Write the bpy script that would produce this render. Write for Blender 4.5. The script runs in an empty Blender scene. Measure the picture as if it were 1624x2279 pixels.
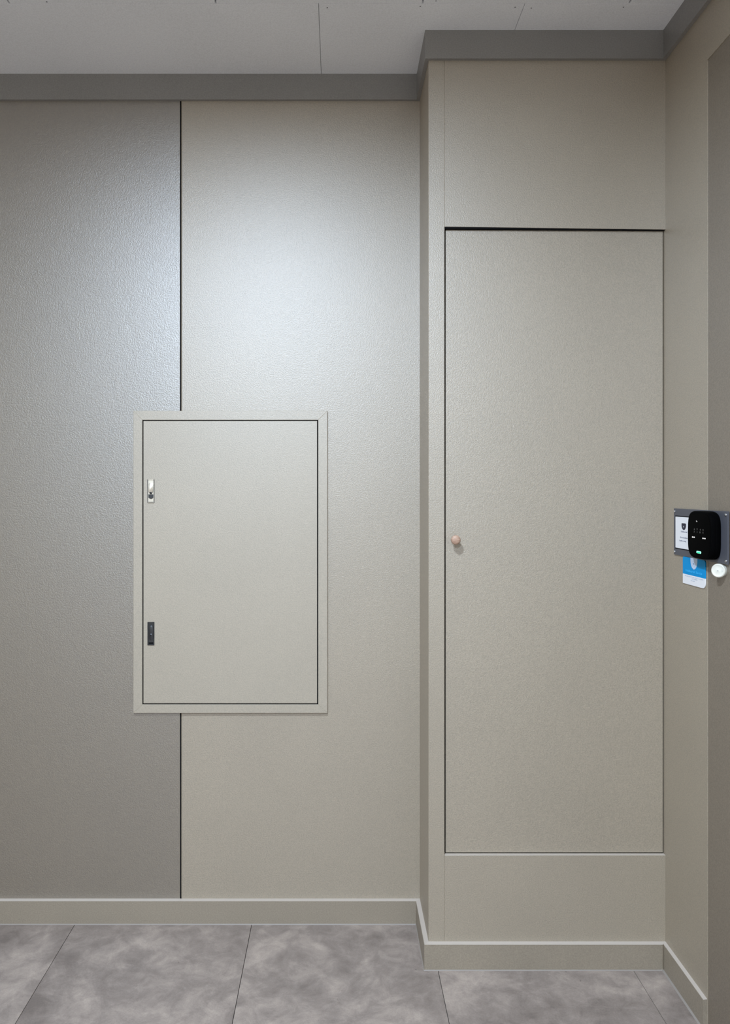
import bpy, bmesh, math, random
from mathutils import Vector, Matrix

# ------------------------------------------------------------------ camera, world, light, exposure
SC = bpy.context.scene
COL = SC.collection
W, H = 1624.0, 2279.0
F = 1712.0                      # focal length in pixels of the full frame
VX, VY = 750.0, 1088.0          # where the horizontal depth lines meet
CZ = 1.479                      # camera height
cam_d = bpy.data.cameras.new('camera')
cam_d.sensor_fit = 'AUTO'
cam_d.sensor_width = 36.0
cam_d.lens = 36.0 * F / H
cam_d.shift_x = (W / 2 - VX) / H
cam_d.shift_y = -(H / 2 - VY) / H
cam_d.clip_start = 0.05
cam = bpy.data.objects.new('camera', cam_d)
cam.location = (0, 0, CZ)
cam.rotation_euler = (math.pi / 2, 0, 0)
COL.objects.link(cam)
SC.camera = cam

wd = bpy.data.worlds.new('world')
wd.use_nodes = True
wd.node_tree.nodes['Background'].inputs[0].default_value = (0.8, 0.9, 1, 1)
wd.node_tree.nodes['Background'].inputs[1].default_value = 0.0
SC.world = wd

LAMPS = [(-0.35, 0.74), (-0.62, -1.75)]      # recessed downlight above the viewer, and an added unseen fill lamp behind
LAMP_Z = 2.888
BAF = -0.010                    # how far the baffle hangs below the ceiling
for k, (lx, ly) in enumerate(LAMPS):
    lt = bpy.data.lights.new('downlight_beam', 'AREA')
    lt.shape = 'DISK'
    lt.size = 0.20
    lt.energy = (85, 180)[k]
    lt.color = (0.70, 0.835, 1.0)
    lo = bpy.data.objects.new('downlight_beam', lt)
    lo.location = (lx, ly, LAMP_Z)
    COL.objects.link(lo)

SC.view_settings.view_transform = 'Standard'
SC.view_settings.look = 'None'
SC.view_settings.gamma = 1.0
SC.view_settings.use_curve_mapping = False
SC.view_settings.exposure = 0.0

# ------------------------------------------------------------------ helpers
def pt(px, py, Y):
    """the point on the plane y = Y seen at this pixel -> (x, z)"""
    return ((px - VX) / F * Y, CZ - (py - VY) / F * Y)

def on_x(px, py, X):
    """the point on the plane x = X -> (y, z)"""
    Y = F * X / (px - VX)
    return (Y, CZ - (py - VY) / F * Y)

ORIGIN = {}

def origin_of(o):
    return ORIGIN.get(o.name, Vector((0, 0, 0)))

def obj(name, bm, mat, parent=None, smooth=False, origin=None):
    me = bpy.data.meshes.new(name)
    bmesh.ops.recalc_face_normals(bm, faces=bm.faces)
    if smooth:
        for f in bm.faces:
            f.smooth = True
        for e in bm.edges:
            if len(e.link_faces) == 2 and e.calc_face_angle(0) > math.radians(38):
                e.smooth = False
    o = bpy.data.objects.new(name, me)
    COL.objects.link(o)
    org = Vector(origin) if origin is not None else (origin_of(parent) if parent else Vector((0, 0, 0)))
    bmesh.ops.translate(bm, verts=bm.verts, vec=-org)
    bm.to_mesh(me)
    bm.free()
    if mat:
        me.materials.append(mat)
    if parent:
        o.parent = parent
        o.location = org - origin_of(parent)
    else:
        o.location = org
    ORIGIN[o.name] = org
    return o

def thing(name, label, cat, loc, group=None):
    o = bpy.data.objects.new(name, None)
    o.empty_display_size = 0.05
    COL.objects.link(o)
    o.location = loc
    ORIGIN[o.name] = Vector(loc)
    o['label'] = label
    o['category'] = cat
    if group:
        o['group'] = group
    return o

def struct(o, label=None):
    o['kind'] = 'structure'
    if label:
        o['label'] = label
    return o

def box(bm, x0, x1, y0, y1, z0, z1, bevel=0.0, seg=1):
    vs = [bm.verts.new(p) for p in ((x0, y0, z0), (x1, y0, z0), (x1, y1, z0), (x0, y1, z0),
                                    (x0, y0, z1), (x1, y0, z1), (x1, y1, z1), (x0, y1, z1))]
    fs = [bm.faces.new([vs[i] for i in q]) for q in
          ((3, 2, 1, 0), (4, 5, 6, 7), (0, 1, 5, 4), (1, 2, 6, 5), (2, 3, 7, 6), (3, 0, 4, 7))]
    if bevel:
        es = list({e for f in fs for e in f.edges})
        bmesh.ops.bevel(bm, geom=es, offset=bevel, segments=seg, profile=0.5, affect='EDGES')
    return bm

def boxes(*bs, bevel=0.0):
    bm = bmesh.new()
    for b in bs:
        box(bm, *b, bevel=bevel)
    return bm

def prism(pts, vec, bevel=0.0, seg=2, which=None):
    """polygon (3-D points) pushed along vec"""
    bm = bmesh.new()
    v = Vector(vec)
    a = [bm.verts.new(p) for p in pts]
    b = [bm.verts.new(Vector(p) + v) for p in pts]
    n = len(a)
    bm.faces.new(a)
    top = bm.faces.new(b[::-1])
    for i in range(n):
        bm.faces.new((a[i], a[(i + 1) % n], b[(i + 1) % n], b[i]))
    if bevel:
        es = [e for e in (top.edges if which == 'top' else bm.edges)]
        bmesh.ops.bevel(bm, geom=list(es), offset=bevel, segments=seg, profile=0.5, affect='EDGES')
    return bm

def lathe(profile, centre, axis, n=32):
    """profile = [(radius, height along axis)]"""
    bm = bmesh.new()
    ax = Vector(axis).normalized()
    u = ax.orthogonal().normalized()
    w = ax.cross(u)
    c = Vector(centre)
    rings = []
    for r, h in profile:
        if r < 1e-6:
            rings.append([bm.verts.new(c + ax * h)])
        else:
            rings.append([bm.verts.new(c + ax * h + (u * math.cos(2 * math.pi * k / n) + w * math.sin(2 * math.pi * k / n)) * r) for k in range(n)])
    for A, B in zip(rings, rings[1:]):
        for k in range(n):
            k2 = (k + 1) % n
            if len(A) == 1 and len(B) == 1:
                continue
            if len(A) == 1:
                bm.faces.new((A[0], B[k], B[k2]))
            elif len(B) == 1:
                bm.faces.new((A[k], B[0], A[k2]))
            else:
                bm.faces.new((A[k], B[k], B[k2], A[k2]))
    if len(rings[0]) > 1:
        bm.faces.new(rings[0][::-1])
    if len(rings[-1]) > 1:
        bm.faces.new(rings[-1])
    return bm

def rounded_rect(w, h, r, n=6, corners=(1, 1, 1, 1)):
    """outline centred on the origin; corners: bottom-left, bottom-right, top-right, top-left"""
    out = []
    cs = ((-1, -1, 180), (1, -1, 270), (1, 1, 0), (-1, 1, 90))
    for (sx, sy, a0), on in zip(cs, corners):
        cx, cy = sx * (w / 2 - r), sy * (h / 2 - r)
        if not on:
            out.append((sx * w / 2, sy * h / 2))
            continue
        for k in range(n + 1):
            a = math.radians(a0 + 90 * k / n)
            out.append((cx + r * math.cos(a), cy + r * math.sin(a)))
    return out

def text_mesh(s, size, place, thick=0.0004, align='CENTER', width=None):
    """place(u, v, d) -> point; returns a bmesh of the lettering, extruded by thick"""
    cu = bpy.data.curves.new('lettering', 'FONT')
    cu.body = s
    cu.size = size
    cu.align_x = align
    cu.align_y = 'CENTER'
    cu.extrude = thick / 2
    cu.resolution_u = 2
    ob = bpy.data.objects.new('lettering', cu)
    COL.objects.link(ob)
    dg = bpy.context.evaluated_depsgraph_get()
    dg.update()
    me = bpy.data.meshes.new_from_object(ob.evaluated_get(dg))
    bpy.data.objects.remove(ob)
    bpy.data.curves.remove(cu)
    bm = bmesh.new()
    bm.from_mesh(me)
    bpy.data.meshes.remove(me)
    if width:
        xs = [v.co.x for v in bm.verts]
        k = width / (max(xs) - min(xs))
        for v in bm.verts:
            v.co.x *= k
    for v in bm.verts:
        v.co = Vector(place(v.co.x, v.co.y, v.co.z))
    return bm

# ------------------------------------------------------------------ materials
def new_mat(name):
    m = bpy.data.materials.new(name)
    m.use_nodes = True
    nt = m.node_tree
    return m, nt, nt.nodes['Principled BSDF']

def N(nt, kind, **kw):
    n = nt.nodes.new(kind)
    for k, v in kw.items():
        if hasattr(n, k) and k not in n.inputs:
            setattr(n, k, v)
        else:
            n.inputs[k].default_value = v
    return n

def simple(name, rgb, rough=0.5, metal=0.0, spec=0.5, emit=None, estr=0.0):
    m, nt, p = new_mat(name)
    p.inputs['Base Color'].default_value = (*rgb, 1)
    p.inputs['Roughness'].default_value = rough
    p.inputs['Metallic'].default_value = metal
    p.inputs['Specular IOR Level'].default_value = spec
    if emit:
        p.inputs['Emission Color'].default_value = (*emit, 1)
        p.inputs['Emission Strength'].default_value = estr
    return m

def wallpaper(name, rgb, rough, spec, bump=0.25, grain=0.06, scale=260.0, stretch=(1, 1, 1), ior=1.5, blot=0.03):
    """finely textured vinyl covering with a pearly sheen"""
    m, nt, p = new_mat(name)
    L = nt.links
    tc = N(nt, 'ShaderNodeTexCoord')
    mp = N(nt, 'ShaderNodeMapping')
    mp.inputs['Scale'].default_value = stretch
    L.new(tc.outputs['Object'], mp.inputs['Vector'])
    n1 = N(nt, 'ShaderNodeTexNoise', Scale=scale, Detail=3.0, Roughness=0.6)
    n2 = N(nt, 'ShaderNodeTexNoise', Scale=3.0, Detail=3.0, Roughness=0.5)
    L.new(mp.outputs[0], n1.inputs['Vector'])
    L.new(tc.outputs['Object'], n2.inputs['Vector'])
    mr = N(nt, 'ShaderNodeMapRange')
    mr.inputs['From Min'].default_value = 0.3
    mr.inputs['From Max'].default_value = 0.7
    mr.inputs['To Min'].default_value = 1 - grain
    mr.inputs['To Max'].default_value = 1 + grain
    L.new(n1.outputs['Fac'], mr.inputs['Value'])
    mr2 = N(nt, 'ShaderNodeMapRange')
    mr2.inputs['From Min'].default_value = 0.3
    mr2.inputs['From Max'].default_value = 0.7
    mr2.inputs['To Min'].default_value = 1 - blot
    mr2.inputs['To Max'].default_value = 1 + blot
    L.new(n2.outputs['Fac'], mr2.inputs['Value'])
    mu = N(nt, 'ShaderNodeMath', operation='MULTIPLY')
    L.new(mr.outputs[0], mu.inputs[0])
    L.new(mr2.outputs[0], mu.inputs[1])
    vm = N(nt, 'ShaderNodeVectorMath', operation='SCALE')
    vm.inputs[0].default_value = rgb
    L.new(mu.outputs[0], vm.inputs['Scale'])
    L.new(vm.outputs[0], p.inputs['Base Color'])
    p.inputs['Roughness'].default_value = rough
    p.inputs['Specular IOR Level'].default_value = spec
    p.inputs['IOR'].default_value = ior
    b = N(nt, 'ShaderNodeBump', Strength=bump, Distance=0.001)
    L.new(n1.outputs['Fac'], b.inputs['Height'])
    L.new(b.outputs[0], p.inputs['Normal'])
    return m

M = {}
M['light'] = wallpaper('light_vinyl', (0.345, 0.285, 0.206), 0.46, 0.5, bump=0.75, grain=0.19, scale=300, ior=2.6)
M['dark'] = wallpaper('dark_vinyl', (0.145, 0.109, 0.065), 0.42, 0.5, bump=1.0, grain=0.24, scale=290, ior=3.4)
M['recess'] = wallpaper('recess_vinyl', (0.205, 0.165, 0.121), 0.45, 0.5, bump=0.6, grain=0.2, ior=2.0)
M['trim'] = wallpaper('trim_vinyl', (0.305, 0.255, 0.191), 0.45, 0.5, bump=0.45, grain=0.15, ior=2.0)
M['crown'] = wallpaper('crown_vinyl', (0.24, 0.228, 0.215), 0.45, 0.5, bump=0.45, grain=0.15, ior=2.0)
M['panel_paint'] = wallpaper('panel_paint', (0.410, 0.354, 0.274), 0.45, 0.5, bump=0.45, grain=0.12, scale=280, ior=2.2)
M['ceiling'] = wallpaper('ceiling_paint', (0.92, 0.93, 0.96), 0.7, 0.3, bump=0.15, grain=0.08, scale=220)
M['black'] = simple('black_gap', (0.008, 0.008, 0.009), 0.9, 0, 0.1)
M['core'] = simple('dark_core', (0.03, 0.028, 0.026), 0.9, 0, 0.1)
M['chrome'] = simple('polished_steel', (0.88, 0.83, 0.73), 0.38, 1.0)
M['dark_chrome'] = simple('blackened_steel', (0.10, 0.105, 0.115), 0.35, 1.0)  # on the lower latch a dark reflection is put into the colour
M['slate'] = simple('slate_plastic', (0.085, 0.088, 0.105), 0.42)
M['slate_edge'] = simple('slate_edge', (0.16, 0.16, 0.165), 0.5)
M['screw'] = simple('zinc_screw', (0.55, 0.55, 0.56), 0.3, 1.0)
M['keypad'] = simple('black_plastic', (0.0012, 0.0012, 0.0014), 0.7, 0, 0.03)
M['keypad_face'] = simple('black_glass', (0.0006, 0.0006, 0.0008), 0.6, 0, 0.02)
M['paper'] = simple('white_paper', (0.93, 0.93, 0.95), 0.5)
M['navy'] = simple('navy_print', (0.008, 0.009, 0.03), 0.5)
M['grey_print'] = simple('grey_print', (0.16, 0.17, 0.25), 0.5)
M['pale_print'] = simple('pale_grey_print', (0.58, 0.64, 0.74), 0.5)
M['cyan'] = simple('cyan_card', (0.0, 0.31, 0.70), 0.5, 0, 0.15)
M['cyan_print'] = simple('light_cyan_print', (0.06, 0.55, 0.95), 0.5, 0, 0.2)
M['pale_blue'] = simple('pale_blue_print', (0.58, 0.70, 0.88), 0.4)
M['blue_mark'] = simple('blue_mark', (0.10, 0.19, 0.36), 0.4)
M['white_plastic'] = simple('white_plastic', (0.80, 0.78, 0.69), 0.35)
M['ivory'] = simple('ivory_plastic', (0.58, 0.59, 0.54), 0.4)
M['icon_dim'] = simple('dim_backlit_digit', (0.02, 0.02, 0.02), 0.5, emit=(1, 1, 1), estr=0.09)
M['icon_mid'] = simple('backlit_symbol', (0.05, 0.05, 0.05), 0.5, emit=(1, 1, 1), estr=0.45)
M['icon'] = simple('bright_backlit_symbol', (0.1, 0.1, 0.1), 0.5, emit=(1, 1, 1), estr=1.5)
M['green_rim'] = simple('green_lamp_rim', (0.1, 0.3, 0.2), 0.5, emit=(0.35, 1.0, 0.72), estr=1.3)
M['green'] = simple('green_lamp', (0.0, 0.3, 0.1), 0.5, emit=(0.0, 0.85, 0.36), estr=1.0)
M['sealant'] = simple('sealant', (0.30, 0.265, 0.235), 0.5)
M['caulk'] = simple('pale_caulk', (0.52, 0.455, 0.395), 0.6)  # brightness of lit upward edges, put into a pale colour
M['dark_screw'] = simple('filled_screw_head', (0.16, 0.16, 0.17), 0.7)
M['lamp_glass'] = simple('lamp_glass', (0.9, 0.9, 0.9), 0.4, emit=(0.95, 0.98, 1.0), estr=4.0)
M['lamp_ring'] = simple('lamp_ring', (0.05, 0.05, 0.05), 0.5)

def wood_mat():
    m, nt, p = new_mat('pale_wood')
    L = nt.links
    tc = N(nt, 'ShaderNodeTexCoord')
    mp = N(nt, 'ShaderNodeMapping')
    mp.inputs['Scale'].default_value = (60, 60, 500)
    L.new(tc.outputs['Object'], mp.inputs['Vector'])
    n = N(nt, 'ShaderNodeTexNoise', Scale=1.0, Detail=4.0)
    L.new(mp.outputs[0], n.inputs['Vector'])
    r = N(nt, 'ShaderNodeValToRGB')
    r.color_ramp.elements[0].position = 0.3
    r.color_ramp.elements[0].color = (0.36, 0.20, 0.14, 1)
    r.color_ramp.elements[1].position = 0.7
    r.color_ramp.elements[1].color = (0.60, 0.42, 0.31, 1)
    L.new(n.outputs['Fac'], r.inputs[0])
    L.new(r.outputs[0], p.inputs['Base Color'])
    p.inputs['Roughness'].default_value = 0.5
    return m
M['wood'] = wood_mat()

def tile_mat():
    """mottled concrete-look porcelain; every tile gets its own patch of the pattern"""
    m, nt, p = new_mat('concrete_tile')
    L = nt.links
    geo = N(nt, 'ShaderNodeNewGeometry')
    oi = N(nt, 'ShaderNodeObjectInfo')
    sc = N(nt, 'ShaderNodeMath', operation='MULTIPLY')
    sc.inputs[1].default_value = 37.0
    L.new(oi.outputs['Random'], sc.inputs[0])
    cb = N(nt, 'ShaderNodeCombineXYZ')
    for i in range(3):
        L.new(sc.outputs[0], cb.inputs[i])
    ad = N(nt, 'ShaderNodeVectorMath', operation='ADD')
    L.new(geo.outputs['Position'], ad.inputs[0])
    L.new(cb.outputs[0], ad.inputs[1])
    big = N(nt, 'ShaderNodeTexNoise', Scale=3.6, Detail=5.0, Roughness=0.6, Distortion=0.8)
    mid = N(nt, 'ShaderNodeTexNoise', Scale=13.0, Detail=7.0, Roughness=0.72, Distortion=0.5)
    fine = N(nt, 'ShaderNodeTexNoise', Scale=260.0, Detail=2.0)
    pits = N(nt, 'ShaderNodeTexNoise', Scale=46.0, Detail=2.0, Roughness=0.5)
    for n in (big, mid, fine, pits):
        L.new(ad.outputs[0], n.inputs['Vector'])
    r = N(nt, 'ShaderNodeValToRGB')
    cr = r.color_ramp
    cr.elements[0].position = 0.375
    cr.elements[0].color = (0.185, 0.150, 0.130, 1)
    cr.elements[1].position = 0.645
    cr.elements[1].color = (0.45, 0.373, 0.320, 1)
    e = cr.elements.new(0.5)
    e.color = (0.285, 0.235, 0.205, 1)
    mx = N(nt, 'ShaderNodeMath', operation='MULTIPLY_ADD')
    mx.inputs[1].default_value = 0.45
    L.new(mid.outputs['Fac'], mx.inputs[0])
    m2 = N(nt, 'ShaderNodeMath', operation='MULTIPLY')
    m2.inputs[1].default_value = 0.55
    L.new(big.outputs['Fac'], m2.inputs[0])
    L.new(m2.outputs[0], mx.inputs[2])
    L.new(mx.outputs[0], r.inputs[0])
    pr = N(nt, 'ShaderNodeMapRange')
    pr.inputs['From Min'].default_value = 0.76
    pr.inputs['From Max'].default_value = 0.82
    pr.inputs['To Min'].default_value = 1.0
    pr.inputs['To Max'].default_value = 0.55
    L.new(pits.outputs['Fac'], pr.inputs['Value'])
    fr = N(nt, 'ShaderNodeMapRange')
    fr.inputs['From Min'].default_value = 0.3
    fr.inputs['From Max'].default_value = 0.7
    fr.inputs['To Min'].default_value = 0.93
    fr.inputs['To Max'].default_value = 1.07
    L.new(fine.outputs['Fac'], fr.inputs['Value'])
    mm = N(nt, 'ShaderNodeMath', operation='MULTIPLY')
    L.new(pr.outputs[0], mm.inputs[0])
    L.new(fr.outputs[0], mm.inputs[1])
    vs = N(nt, 'ShaderNodeVectorMath', operation='SCALE')
    L.new(r.outputs[0], vs.inputs[0])
    L.new(mm.outputs[0], vs.inputs['Scale'])
    L.new(vs.outputs[0], p.inputs['Base Color'])
    p.inputs['Roughness'].default_value = 0.48
    p.inputs['Specular IOR Level'].default_value = 0.4
    b = N(nt, 'ShaderNodeBump', Strength=0.12, Distance=0.001)
    L.new(mid.outputs['Fac'], b.inputs['Height'])
    L.new(b.outputs[0], p.inputs['Normal'])
    return m
M['tile'] = tile_mat()
M['grout'] = simple('grout', (0.05, 0.048, 0.047), 0.9)

# ------------------------------------------------------------------ the room
YB = 2.626          # face of the back wall
YC = 2.377          # face of the built-out section on the right
XC = 0.282          # its left side
XR = 1.014          # right wall
YE = 2.109          # where the right wall gives way to the dark panel
XL, YF = -3.2, -2.6
ZT = 2.890
TB = 0.0115         # trim thickness

# floor: slab + tiles
floor = struct(obj('floor', boxes((XL, XR + 0.2, YF, YB + 0.15, -0.06, -0.006)), M['grout']))
G = 0.0017
xs = [-0.29 + 0.6 * k for k in range(-5, 4)]
ys = [YB + 0.02 - 0.6 * k for k in range(0, 10)]
for i in range(len(xs) - 1):
    for j in range(len(ys) - 1):
        x0, x1, y1, y0 = max(xs[i], XL), min(xs[i + 1], XR + 0.05), ys[j], max(ys[j + 1], YF)
        if x1 - x0 < 0.02 or y1 - y0 < 0.02:
            continue
        bm = bmesh.new()
        g = G * (0.55 if i == 7 else 1.0)
        box(bm, x0 + g / 2, x1 - g / 2, y0 + G / 2, y1 - G / 2, -0.0062, 0.0, bevel=0.0004)
        obj('tile', bm, M['tile'], floor)

# ceiling: slab + boards laid with staggered joints
ceiling = struct(obj('ceiling', boxes((XL, XR + 0.2, YF, YB + 0.15, ZT + 0.012, ZT + 0.06)), M['core']))
YS = 2.237
def board(x0, x1, y0, y1, gx, gy):
    bm = bmesh.new()
    box(bm, max(x0, XL) + gx / 2, min(x1, XR + 0.1) - gx / 2, y0 + gy / 2, y1 - gy / 2, ZT, ZT + 0.0125, bevel=0.0006)
    return obj('board', bm, M['ceiling'], ceiling)
xa = [-3.654, -2.454, -1.254, -0.054, 0.546, 1.146]
for a, b in zip(xa, xa[1:]):
    board(a, b, YS, YB + 0.12, 0.0012, 0.0014)
xb = [-0.352 + 0.6 * k for k in range(-6, 4)]
for r, (y1, y0) in enumerate(((YS, YS - 1.2), (YS - 1.2, YS - 2.4), (YS - 2.4, YF))):
    off = 0.0 if r % 2 == 0 else 0.298
    for a, b in zip(xb, xb[1:]):
        if b + off > XL and a + off < XR + 0.05:
            board(a + off, b + off, y0, y1, 0.0046, 0.0014)
for px, py in ((728, 17), (935, 14), (970, 2), (1146, 16), (1182, 18), (1387, 16), (104, 4)):
    Y = F * (ZT - CZ) / (VY - py)
    X = (px - VX) / F * Y
    obj('screw', lathe([(0.0021, 0.0), (0.0021, 0.0006), (0.0, 0.0008)], (X, Y, ZT + 0.0002), (0, 0, -1), 10), M['dark_screw'], ceiling)

# back wall: backing + two covered panels with a joint between them
wall_back = struct(obj('wall_back', boxes((XL, XC + 0.05, YB + 0.012, YB + 0.12, 0, ZT)), M['core']))
SX0, SX1 = pt(400.6, 0, YB)[0], pt(403.0, 0, YB)[0]
o = obj('panel', boxes((XL, SX0, YB, YB + 0.0125, 0.001, ZT - 0.001), bevel=0.0008), M['dark'], wall_back)
o['label'] = 'dark grey textured wall panel'
bm = prism([(SX1 + 0.0035, YB, 0), (XC + 0.01, YB, 0), (XC + 0.01, YB + 0.0125, 0), (SX1, YB + 0.0125, 0), (SX1, YB + 0.0022, 0)], (0, 0, ZT - 0.001))
o = obj('panel', bm, M['light'], wall_back)
o['label'] = 'pale beige textured wall panel'

obj('joint_filler', boxes((SX0 - 0.0001, SX1 + 0.0001, YB + 0.0014, YB + 0.012, 0.002, ZT - 0.002)), M['black'], wall_back)  # black strip standing in for the shade inside the joint
# built-out section on the right: core, corner post, header, lower panel
DX0 = pt(989.0, 0, YC)[0]
hzl, hzr = pt(0, 504.5, YC)[1], pt(0, 511.0, YC)[1]
lz = pt(0, 1903.5, YC)[1]
wall_column = struct(obj('wall_column', boxes((DX0 - 0.002, XR + 0.1, YC + 0.055, YB + 0.12, 0, ZT)), M['core']))
obj('corner_post', boxes((XC, DX0, YC, YB + 0.06, 0.001, ZT - 0.001), bevel=0.0009), M['light'], wall_column)
bm = prism([(DX0, YC, hzl), (XR + 0.02, YC, hzr), (XR + 0.02, YC, ZT - 0.001), (DX0, YC, ZT - 0.001)], (0, 0.05, 0), bevel=0.0006, seg=1)
obj('header_panel', bm, M['light'], wall_column)
bm = prism([(DX0, YC, 0.001), (XR + 0.02, YC, 0.001), (XR + 0.02, YC, lz), (DX0, YC, lz)], (0, 0.05, 0), bevel=0.0006, seg=1)
obj('lower_panel', bm, M['light'], wall_column)

# right wall with the opening for the dark panel
ZD = on_x(1573, 134, XR)[1]
YN = 1.16
wall_right = struct(obj('wall_right', boxes((XR, XR + 0.12, YE, YB + 0.1, 0, ZT), (XR, XR + 0.12, YN, YE, ZD, ZT),
                                            (XR, XR + 0.12, YF, YN, 0, ZT)), M['light']))
o = struct(obj('wall_right_recess', boxes((XR + 0.0025, XR + 0.12, YN - 0.0001, YE + 0.0001, 0, ZD), bevel=0.0), M['recess']))
# walls behind and beside the camera
struct(obj('wall_left', boxes((XL - 0.1, XL, YF, YB + 0.1, 0, ZT)), M['light']))
struct(obj('wall_front', boxes((XL, XR + 0.1, YF - 0.1, YF, 0, ZT)), M['light']))

# baseboards and ceiling trims, mitred along the wall line
line = [(XL, YB), (XC, YB), (XC, YC), (XR, YC), (XR, YE)]
def offset_line(t):
    return [(XL, YB - t), (XC - t, YB - t), (XC - t, YC - t), (XR - t, YC - t), (XR - t, YE)]
def run(k, t, z0, z1, t_in=0.0):
    A, B = offset_line(t_in), offset_line(t)
    q = [A[k], A[k + 1], B[k + 1], B[k]]
    return prism([(x, y, z0) for x, y in q], (0, 0, z1 - z0))
BH = 0.0785
for k, side in enumerate(('back', 'return', 'column', 'right')):
    b = struct(obj('baseboard_' + side, run(k, TB + (0.003 if k < 3 else 0.0), 0.0, BH), M['trim']))
    A, B = offset_line(TB + (0.003 if k < 3 else 0.0)), offset_line(TB + 0.0058)
    # slim bead of sealant where the board meets the tiles
    q0 = [A[k], A[k + 1], B[k + 1], B[k]]
    bm = bmesh.new()
    v = [bm.verts.new((*A[k], 0.0)), bm.verts.new((*A[k + 1], 0.0)), bm.verts.new((*B[k + 1], 0.0)), bm.verts.new((*B[k], 0.0)),
         bm.verts.new((*A[k], 0.0024)), bm.verts.new((*A[k + 1], 0.0024))]
    for f in ((0, 1, 2, 3), (4, 5, 2, 3), (0, 4, 3), (1, 5, 2), (0, 1, 5, 4)):
        bm.faces.new([v[i] for i in f])
    obj('sealant', bm, M['sealant'], b)
    # pale strip along the top edge, lamp light put into its colour
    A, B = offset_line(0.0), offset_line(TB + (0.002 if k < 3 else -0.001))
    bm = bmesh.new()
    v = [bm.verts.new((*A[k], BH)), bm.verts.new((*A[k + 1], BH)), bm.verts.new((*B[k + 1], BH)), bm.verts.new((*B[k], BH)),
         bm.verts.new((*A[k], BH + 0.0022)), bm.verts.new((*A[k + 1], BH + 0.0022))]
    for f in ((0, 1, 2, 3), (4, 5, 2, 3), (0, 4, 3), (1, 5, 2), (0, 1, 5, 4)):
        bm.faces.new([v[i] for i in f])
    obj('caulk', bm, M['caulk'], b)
ZCROWN = 2.8025
for k in range(4):
    bm = run(k, TB, ZCROWN, ZT)
    if k == 3:                  # this one runs on above the dark panel towards the viewer
        for v in bm.verts:
            if abs(v.co.y - YE) < 1e-5:
                v.co.y = YF
    struct(obj('trim_%d' % (k + 1), bm, M['crown']))

# the room's downlight and the added fill lamp, each with a short dark baffle
for k, (lx, ly) in enumerate(LAMPS):
    lamp = thing('recessed_downlight', ('round recessed downlight in the ceiling above the viewer', 'round recessed downlight in the ceiling behind the viewer')[k], 'light', (lx, ly, ZT), 'ceiling downlights')
    obj('baffle', lathe([(0.108, 0.0), (0.128, 0.0), (0.128, -0.006), (0.114, BAF), (0.108, BAF), (0.108, 0.0)], (lx, ly, ZT), (0, 0, 1), 40), M['lamp_ring'], lamp, True)
    obj('diffuser', lathe([(0.107, 0.0), (0.107, 0.004), (0.0, 0.004)], (lx, ly, ZT - 0.0008), (0, 0, 1), 40), M['lamp_glass'], lamp)

# ------------------------------------------------------------------ flush door with wooden knob
YD = YC + 0.012
dx0, dx1 = pt(991.3, 0, YD)[0], pt(1474.7, 0, YD)[0]
dzl, dzr, dzb = pt(0, 511.5, YD)[1], pt(0, 514.5, YD)[1], pt(0, 1897.4, YD)[1]
door = struct(obj('door_1', prism([(dx0, YD, dzb), (dx1, YD, dzb), (dx1, YD, dzr), (dx0, YD, dzl)], (0, 0.035, 0), bevel=0.0006, seg=1), M['light']),
              'tall flush beige door with a small wooden knob')
kx, kz = pt(1014.6, 1202, 2.353)
KN = [(0.0, -0.0005), (0.0090, -0.0005), (0.0090, 0.002), (0.0070, 0.006), (0.0062, 0.012), (0.0066, 0.018), (0.0095, 0.022), (0.0132, 0.0250),
      (0.0147, 0.0290), (0.0143, 0.0335), (0.0122, 0.0368), (0.0080, 0.0388), (0.0, 0.0395)]
# black strips painting the shade in the gap around the leaf
ys_ = YD + 0.004
gap_shade = boxes((DX0 - 0.0001, dx0 + 0.0001, ys_, ys_ + 0.006, dzb - 0.002, dzl + 0.004), (dx1 - 0.0001, XR + 0.0001, ys_, ys_ + 0.006, dzb - 0.002, dzl + 0.004),
             (dx0, dx1, ys_, ys_ + 0.006, dzr - 0.0005, hzl + 0.001), (dx0, dx1, ys_, ys_ + 0.006, lz - 0.0005, dzb + 0.0002))
obj('seal', gap_shade, M['black'], door)
obj('head_seal', prism([(DX0 + 0.0006, YC + 0.0012, dzl + 0.0002), (XR - 0.0006, YC + 0.0012, dzr + 0.0002), (XR - 0.0006, YC + 0.0012, hzr - 0.0001), (DX0 + 0.0006, YC + 0.0012, hzl - 0.0001)], (0, 0.010, 0)), M['black'], door)  # black strip painting the shade under the header
obj('sill_edge', boxes((DX0 + 0.0006, XR - 0.0006, YC + 0.0008, YD - 0.0008, lz - 0.0002, lz + 0.0006)), M['caulk'], door)  # pale strip painting lamp light onto the ledge below the door
k = obj('knob', lathe(KN, (kx, YD, kz), (0, -1, 0), 28), M['wood'], door, True)
k['label'] = 'round pale wooden knob'

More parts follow.
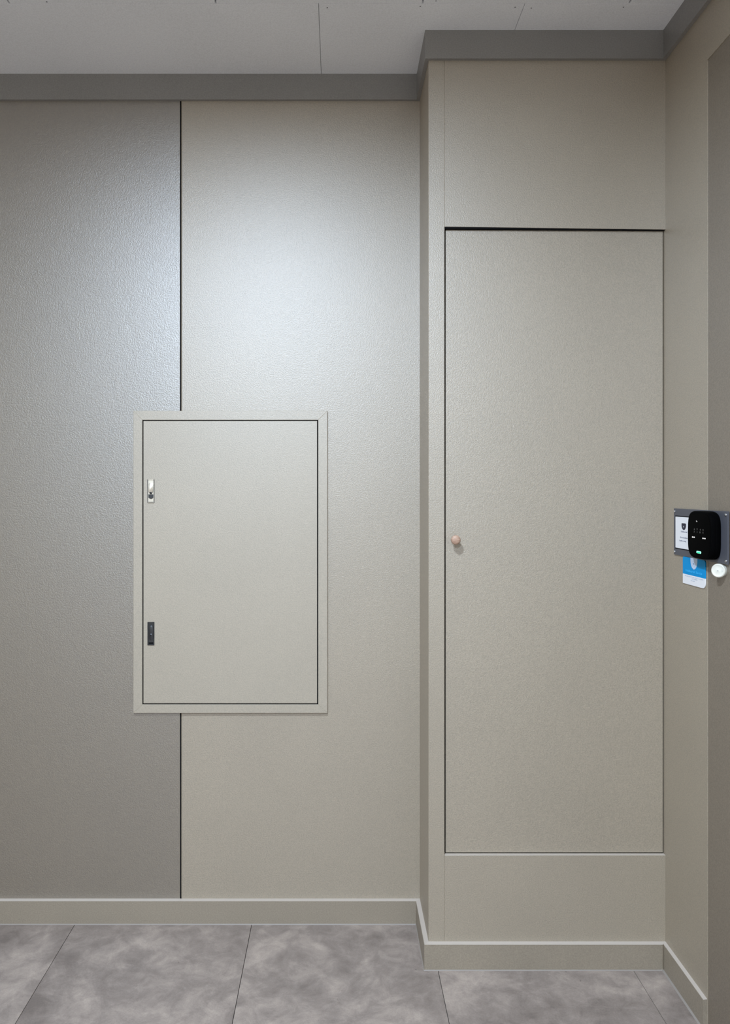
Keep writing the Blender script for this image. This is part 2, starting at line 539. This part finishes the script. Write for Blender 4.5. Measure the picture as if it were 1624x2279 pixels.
# ------------------------------------------------------------------ access panel on the back wall
YP = YB - 0.012
fx0, fz1 = pt(296.5, 914.2, YP)
fx1, fz0 = pt(728.6, 1587.2, YP)
ix0, iz1 = pt(316.6, 934.6, YP)
ix1, iz0 = pt(708.0, 1568.0, YP)
lx0, lzt = pt(318.9, 936.9, YP)
lx1, lzb = pt(705.4, 1565.7, YP)
ap = thing('access_panel', 'framed beige access panel with two flush latches on the back wall', 'access panel', ((fx0 + fx1) / 2, YB, fz0))
obj('gasket', boxes((fx0 + 0.008, fx1 - 0.008, YB - 0.0085, YB - 0.0005, fz0 + 0.008, fz1 - 0.008)), M['black'], ap)  # black sheet added as the shade in the gap round the door
def bar(pts):
    # four corners of a mitred bar as (x, z); proud of the wall
    return prism([(x, YB - 0.0004, z) for x, z in pts], (0, YP - YB + 0.0004, 0), bevel=0.0007, seg=1, which='top')
e = 0.00012
obj('frame_bar', bar([(fx0, fz1), (fx1, fz1), (ix1, iz1), (ix0, iz1)]), M['panel_paint'], ap)
obj('frame_bar', bar([(fx0, fz0), (fx1, fz0), (ix1, iz0), (ix0, iz0)]), M['panel_paint'], ap)
obj('frame_bar', bar([(fx0, fz0), (fx0, fz1), (ix0, iz1), (ix0, iz0)]), M['panel_paint'], ap)
obj('frame_bar', bar([(fx1, fz0), (fx1, fz1), (ix1, iz1), (ix1, iz0)]), M['panel_paint'], ap)
obj('door', boxes((lx0, lx1, YP + 0.0006, YB - 0.0088, lzb, lzt), bevel=0.0006), M['panel_paint'], ap)
YLF = YP + 0.0006

def flat(outline, cx, cz, y0, depth, bevel=0.0):
    return prism([(cx + a, y0, cz + b) for a, b in outline], (0, -depth, 0), bevel=bevel, seg=2, which='top')

def latch(py0, py1, upper):
    x0, z1 = pt(328.4, py0, YLF)
    x1, z0 = pt(343.6, py1, YLF)
    cx, cz, w, h = (x0 + x1) / 2, (z0 + z1) / 2, x1 - x0, z1 - z0
    m_rim, m_pl, m_lv, m_bt = (M['chrome'], M['chrome'], M['chrome'], M['dark_chrome']) if upper else (M['dark_chrome'],) * 4
    base = obj('latch', flat(rounded_rect(w, h, 0.001, 3), cx, cz, YLF + 0.0002, 0.0012), m_pl, ap)
    base['label'] = 'bright steel paddle latch' if upper else 'dark steel paddle latch'
    # raised rim: four slim bars
    t = 0.0022
    for a in ((x0, x0 + t, z0, z1), (x1 - t, x1, z0, z1), (x0 + t, x1 - t, z1 - t, z1), (x0 + t, x1 - t, z0, z0 + t)):
        obj('rim', boxes((a[0], a[1], YLF - 0.003, YLF + 0.0001, a[2], a[3]), bevel=0.0005), M['dark_chrome'] if upper and a[1] - a[0] < 0.004 else m_rim, base)
    f = lambda q: z1 - q * h
    # lever with rounded top
    lw = w - 2 * t - 0.004
    lh = h * (0.40 if upper else 0.62)
    lv = rounded_rect(lw, lh, lw / 2 - 0.0003, 8, (0, 0, 1, 1) if upper else (1, 1, 1, 1))
    bm = flat(lv, cx, f(0.15) - lh / 2, YLF - 0.0009, 0.0028, 0.0007)
    if upper:       # the paddle stands slightly out at its lower end, tilted up towards the lamp
        bmesh.ops.rotate(bm, verts=bm.verts, cent=(cx, YLF, f(0.15)), matrix=Matrix.Rotation(math.radians(-4), 3, 'X'))
    obj('lever', bm, m_lv, base, True)
    # lock cylinder and keyhole
    q = 0.565 if upper else 0.555
    r = 0.0046
    obj('lock_cylinder', lathe([(r, 0.0), (r, 0.0042), (r - 0.0008, 0.0048), (0.0, 0.0048)], (cx, YLF - 0.0006, f(q)), (0, -1, 0), 20), M['dark_chrome'], base, True)
    obj('keyhole', flat(rounded_rect(0.0020, 0.0050, 0.0009, 4), cx, f(q), YLF - 0.0050, 0.0006), M['black'], base)
    if upper:
        bw, bh = w - 2 * t - 0.003, h * 0.19
        pts = [(-bw / 2, bh / 2), (bw / 2, bh / 2), (bw / 2, -bh * 0.22), (bw * 0.22, -bh / 2), (-bw * 0.22, -bh / 2), (-bw / 2, -bh * 0.22)]
        obj('push_button', flat(pts, cx, f(0.735), YLF - 0.0009, 0.0035, 0.0008), M['dark_chrome'], base)
        obj('slot', flat([(-bw / 2, 0.0008), (bw / 2, 0.0008), (bw / 2, -0.0008), (-bw / 2, -0.0008)], cx, f(0.975), YLF - 0.0026, 0.0008), M['black'], base)
    else:
        obj('slot', flat(rounded_rect(w - 2 * t - 0.004, h * 0.07, 0.0008, 3), cx, f(0.905), YLF - 0.0009, 0.0004), M['black'], base)
    return base
latch(1067.0, 1119.0, True)
latch(1384.3, 1436.0, False)

# ------------------------------------------------------------------ plate, keypad, card and button on the right wall
XP = XR - 0.004
py_far, py_near = F * XP / (1499 - VX), F * XP / (1619 - VX)
pz0, pz1 = 1.2825, 1.4205
plate = thing('mounting_plate', 'slate grey rectangular mounting plate behind the black keypad on right wall', 'plate', (XR, (py_far + py_near) / 2, pz0))
obj('plate', boxes((XP, XR - 0.0001, py_near, py_far, pz0, pz1), bevel=0.0005), M['slate'], plate)
for yy in (py_far - 0.0065, py_near + 0.009):
    for zz in (pz0 + 0.009, pz1 - 0.009):
        s = obj('screw', lathe([(0.0042, 0.0), (0.0042, 0.0008), (0.0036, 0.0022), (0.0018, 0.0030), (0.0, 0.0032)], (XP + 0.0002, yy, zz), (-1, 0, 0), 16), M['screw'], plate, True)

def wall_flat(outline, y_c, z_c, x_front, depth, bevel=0.0):
    """outline in (u, v): u runs to the right as seen from the room (towards the viewer, -y), v up; front face at x_front"""
    return prism([(x_front + depth, y_c - u, z_c + v) for u, v in outline], (-depth, 0, 0), bevel=bevel, seg=2, which='top' if bevel else None)

# printed sheet on the plate
sy0, sz1 = on_x(1503.4, 1149.5, XP)
_, sz0 = on_x(1503.4, 1218.5, XP)
sw = 0.150
sh = sz1 - sz0
scy, scz = sy0 - sw / 2, (sz0 + sz1) / 2
obj('sheet_border', wall_flat(rounded_rect(sw + 0.006, sh + 0.006, 0.001, 2), scy, scz, XP - 0.0004, 0.0006), M['black'], plate)
sheet = obj('sheet', wall_flat(rounded_rect(sw, sh, 0.001, 2), scy, scz, XP - 0.0010, 0.0007), M['paper'], plate)
sheet['label'] = 'white printed sheet with a dark shield'
def shield(w, h, pw=0.62):
    out = [(-w / 2, h / 2 * 0.93), (-w * 0.3, h / 2), (w * 0.3, h / 2), (w / 2, h / 2 * 0.93)]
    right, n = [], 9
    for k in range(1, n):
        a = k / n
        yv = h / 2 * 0.93 - a * h * 0.965
        xv = w / 2 * (1 - max(0.0, (a - 0.25) / 0.75) ** 2.2) ** pw
        right.append((xv, yv))
    out += right + [(0.0, -h / 2)] + [(-x, y) for x, y in right[::-1]]
    return out
XS = XP - 0.0013
hy, hz = on_x(1521.0, 1172.4, XS)
hw = abs(on_x(1516.2, 1172, XS)[0] - on_x(1526.0, 1172, XS)[0])
obj('shield', wall_flat(shield(hw, 0.0200), hy, hz, XS, 0.0004), M['navy'], sheet)
for (a, b, r) in ((0.0, 0.0, 0.0017), (0.0025, 0.0042, 0.0007), (-0.003, 0.0035, 0.0006), (-0.003, -0.0035, 0.0006), (0.0028, -0.0035, 0.0006)):
    obj('spark', wall_flat([(r * 1.4 * math.cos(t * math.pi / 4), r * math.sin(t * math.pi / 4)) for t in range(8)], hy - a, hz + b, XS - 0.0002, 0.0003), M['paper'] if r > 0.001 else M['grey_print'], sheet)
def print_line(name, s, px, py, size, width, mat, parent, X, align='CENTER'):
    y, z = on_x(px, py, X)
    return obj(name, text_mesh(s, size, lambda u, v, d: (X - d, y - u, z + v), 0.0003, align, width), mat, parent)
print_line('lettering', 'Sdäkural', 1521.5, 1183.7, 0.0060, 0.040, M['grey_print'], sheet, XS)
print_line('lettering', 'Brouzaken', 1521.5, 1196.8, 0.0056, 0.047, M['grey_print'], sheet, XS)
print_line('lettering', 'Lasthe umag', 1518.6, 1203.8, 0.0056, 0.043, M['grey_print'], sheet, XS)

# keypad: soft-cornered black body with a glassy face
XKF = XP - 0.028
ky0, ky1 = F * XP / (1605 - VX), F * XKF / (1529 - VX)
kcy, kcz = (ky0 + ky1) / 2, 1.3536
kw, kh = ky1 - ky0, 0.1300
keypad = thing('keypad', 'black rounded alarm keypad with dim digits and a green light on grey plate', 'keypad', (XP, kcy, kcz - kh / 2))
def superellipse(w, h, n=64, p=4.2):
    out = []
    for k in range(n):
        a = 2 * math.pi * k / n
        c, s = math.cos(a), math.sin(a)
        out.append((w / 2 * math.copysign(abs(c) ** (2 / p), c), h / 2 * math.copysign(abs(s) ** (2 / p), s)))
    return out
def loft(sections):
    """sections: (x, width, height)"""
    bm = bmesh.new()
    rings = [[bm.verts.new((x, kcy - u, kcz + v)) for u, v in superellipse(w, h)] for x, w, h in sections]
    n = len(rings[0])
    for A, B in zip(rings, rings[1:]):
        for i in range(n):
            bm.faces.new((A[i], A[(i + 1) % n], B[(i + 1) % n], B[i]))
    bm.faces.new(rings[0])
    bm.faces.new(rings[-1])
    return bm
obj('housing', loft([(XP - 0.0001, kw * 0.97, kh * 0.97), (XP - 0.003, kw, kh), (XP - 0.012, kw, kh), (XP - 0.0128, kw * 0.985, kh * 0.985),
                     (XP - 0.0145, kw * 0.985, kh * 0.985), (XP - 0.0150, kw, kh), (XKF + 0.004, kw, kh), (XKF + 0.0015, kw * 0.985, kh * 0.985), (XKF + 0.0003, kw * 0.95, kh * 0.95)]), M['keypad'], keypad, True)
obj('face', loft([(XKF + 0.0006, kw * 0.94, kh * 0.94), (XKF - 0.0001, kw * 0.94, kh * 0.94), (XKF - 0.0003, kw * 0.92, kh * 0.92)]), M['keypad_face'], keypad, True)
XI = XKF - 0.0008
def key_at(px, py):
    return on_x(px, py, XI)
for s, px, py in (('6', 1544.6, 1178.0), ('9', 1550.8, 1178.2), ('4', 1557.6, 1179.3), ('9', 1564.0, 1180.0),
                  ('7', 1544.3, 1184.0), ('1', 1550.8, 1184.2), ('8', 1557.2, 1185.0), ('6', 1564.0, 1185.6)):
    y, z = key_at(px, py)
    obj('digit', text_mesh(s, 0.0072, lambda u, v, d: (XI - d, y - u * 1.35, z + v), 0.0003), M['icon_dim'], keypad)
y, z = key_at(1549.6, 1160)
obj('symbol', wall_flat([(-0.0034, 0.0022), (0.0005, 0.0010), (0.0036, -0.0004), (0.0034, -0.0018), (-0.0020, -0.0018)], y, z, XI, 0.0004), M['icon_mid'], keypad)
for px, py, w in ((1542.3, 1195.4, 3.4), (1565.9, 1198.4, 4.2)):
    y, z = key_at(px, py)
    for s in (-1, 1):
        yy, _ = key_at(px + s * w * 0.5, py)
        obj('symbol', wall_flat([(0.0032 * math.cos(t * math.pi / 5), 0.0017 * math.sin(t * math.pi / 5)) for t in range(10)], yy, z, XI, 0.0004), M['icon'], keypad)
    obj('symbol', wall_flat(rounded_rect(0.0042, 0.0007, 0.0003, 2), y, z, XI, 0.0003), M['icon_mid'], keypad)
y, z = key_at(1554.4, 1229.2)
obj('status_light', wall_flat(rounded_rect(0.0265, 0.0062, 0.0030, 6), y, z, XI, 0.0004), M['green_rim'], keypad)
obj('status_light_core', wall_flat(rounded_rect(0.0180, 0.0034, 0.0016, 6), y + 0.0005, z - 0.0010, XI - 0.0003, 0.0004), M['green'], keypad)

# blue and white card stuck to the wall under the plate
XK = XR - 0.0030
cy1, cz0 = on_x(1519.0, 1297.2, XK)
cy0, _ = on_x(1568.6, 1300, XK)
cw = cy1 - cy0
cz1 = pz0 - 0.0008
ch = cz1 - cz0
ccy, ccz = (cy0 + cy1) / 2, (cz0 + cz1) / 2
_, zdiv = on_x(1519, 1276.0, XK)
card = thing('card', 'blue and white card with a pale shield stuck below the grey plate', 'card', (XR, ccy, cz0))
low = zdiv - cz0
obj('white_band', wall_flat(rounded_rect(cw, low, 0.014, 6, (0, 1, 0, 0)), ccy, cz0 + low / 2, XK, 0.0022), M['paper'], card)
obj('blue_field', wall_flat(rounded_rect(cw, ch - low, 0.006, 4, (0, 0, 1, 1)), ccy, (zdiv + cz1) / 2, XK, 0.0022), M['cyan'], card)
XT = XK - 0.0003
y, z = on_x(1543.5, 1253.5, XT)
obj('shield', wall_flat(shield(0.0415, 0.0370, 0.60), y, z, XT, 0.0004), M['pale_blue'], card)
for a, b, r in ((0.0, -0.002, 0.0019), (0.005, 0.004, 0.0008), (-0.006, -0.008, 0.0008), (0.006, -0.009, 0.0006), (-0.005, 0.005, 0.0006)):
    obj('spark', wall_flat([(r * 1.6 * math.cos(t * math.pi / 4), r * math.sin(t * math.pi / 4)) for t in range(8)], y - a, z + b, XT - 0.0002, 0.0003), M['blue_mark'], card)
print_line('lettering', 'Sdäkural Sartis', 1543.0, 1273.2, 0.0092, cw * 0.74, M['cyan_print'], card, XT)
print_line('lettering', 'Muntzen hem soel Lotnak', 1543.5, 1285.2, 0.0058, cw * 0.82, M['pale_print'], card, XT)
print_line('lettering', 'wan stellen', 1545.0, 1289.2, 0.0050, cw * 0.26, M['pale_print'], card, XT)
print_line('lettering', 'tel. ruma', 1541.0, 1292.6, 0.0050, cw * 0.18, M['pale_print'], card, XT)

# round white button on the dark panel
XD = XR + 0.0025
by, bz = on_x(1606.0, 1269.8, XR - 0.002)
axis = Vector((-1, -0.95, 0.05)).normalized()
button = thing('round_button', 'round white plastic button on dark panel below the keypad plate', 'button', (XD, by, bz))
obj('base', lathe([(0.0150, -0.0005), (0.0150, 0.010), (0.0140, 0.0120), (0.0, 0.0125)], (XD, by - 0.001, bz), (-1, 0, 0), 32), M['ivory'], button, True)
cc = Vector((XD - 0.0115, by - 0.001, bz))
obj('cap', lathe([(0.0165, 0.0), (0.0180, 0.0015), (0.0184, 0.004), (0.0182, 0.0075), (0.0172, 0.0095), (0.0155, 0.0105), (0.0140, 0.0100), (0.0120, 0.0094), (0.0060, 0.0094), (0.0040, 0.0100), (0.0, 0.0104)], cc, axis, 40), M['white_plastic'], button, True)
obj('centre_pin', lathe([(0.0011, 0.0), (0.0011, 0.0010), (0.0, 0.0012)], cc + axis * 0.0100, axis, 10), M['grey_print'], button)
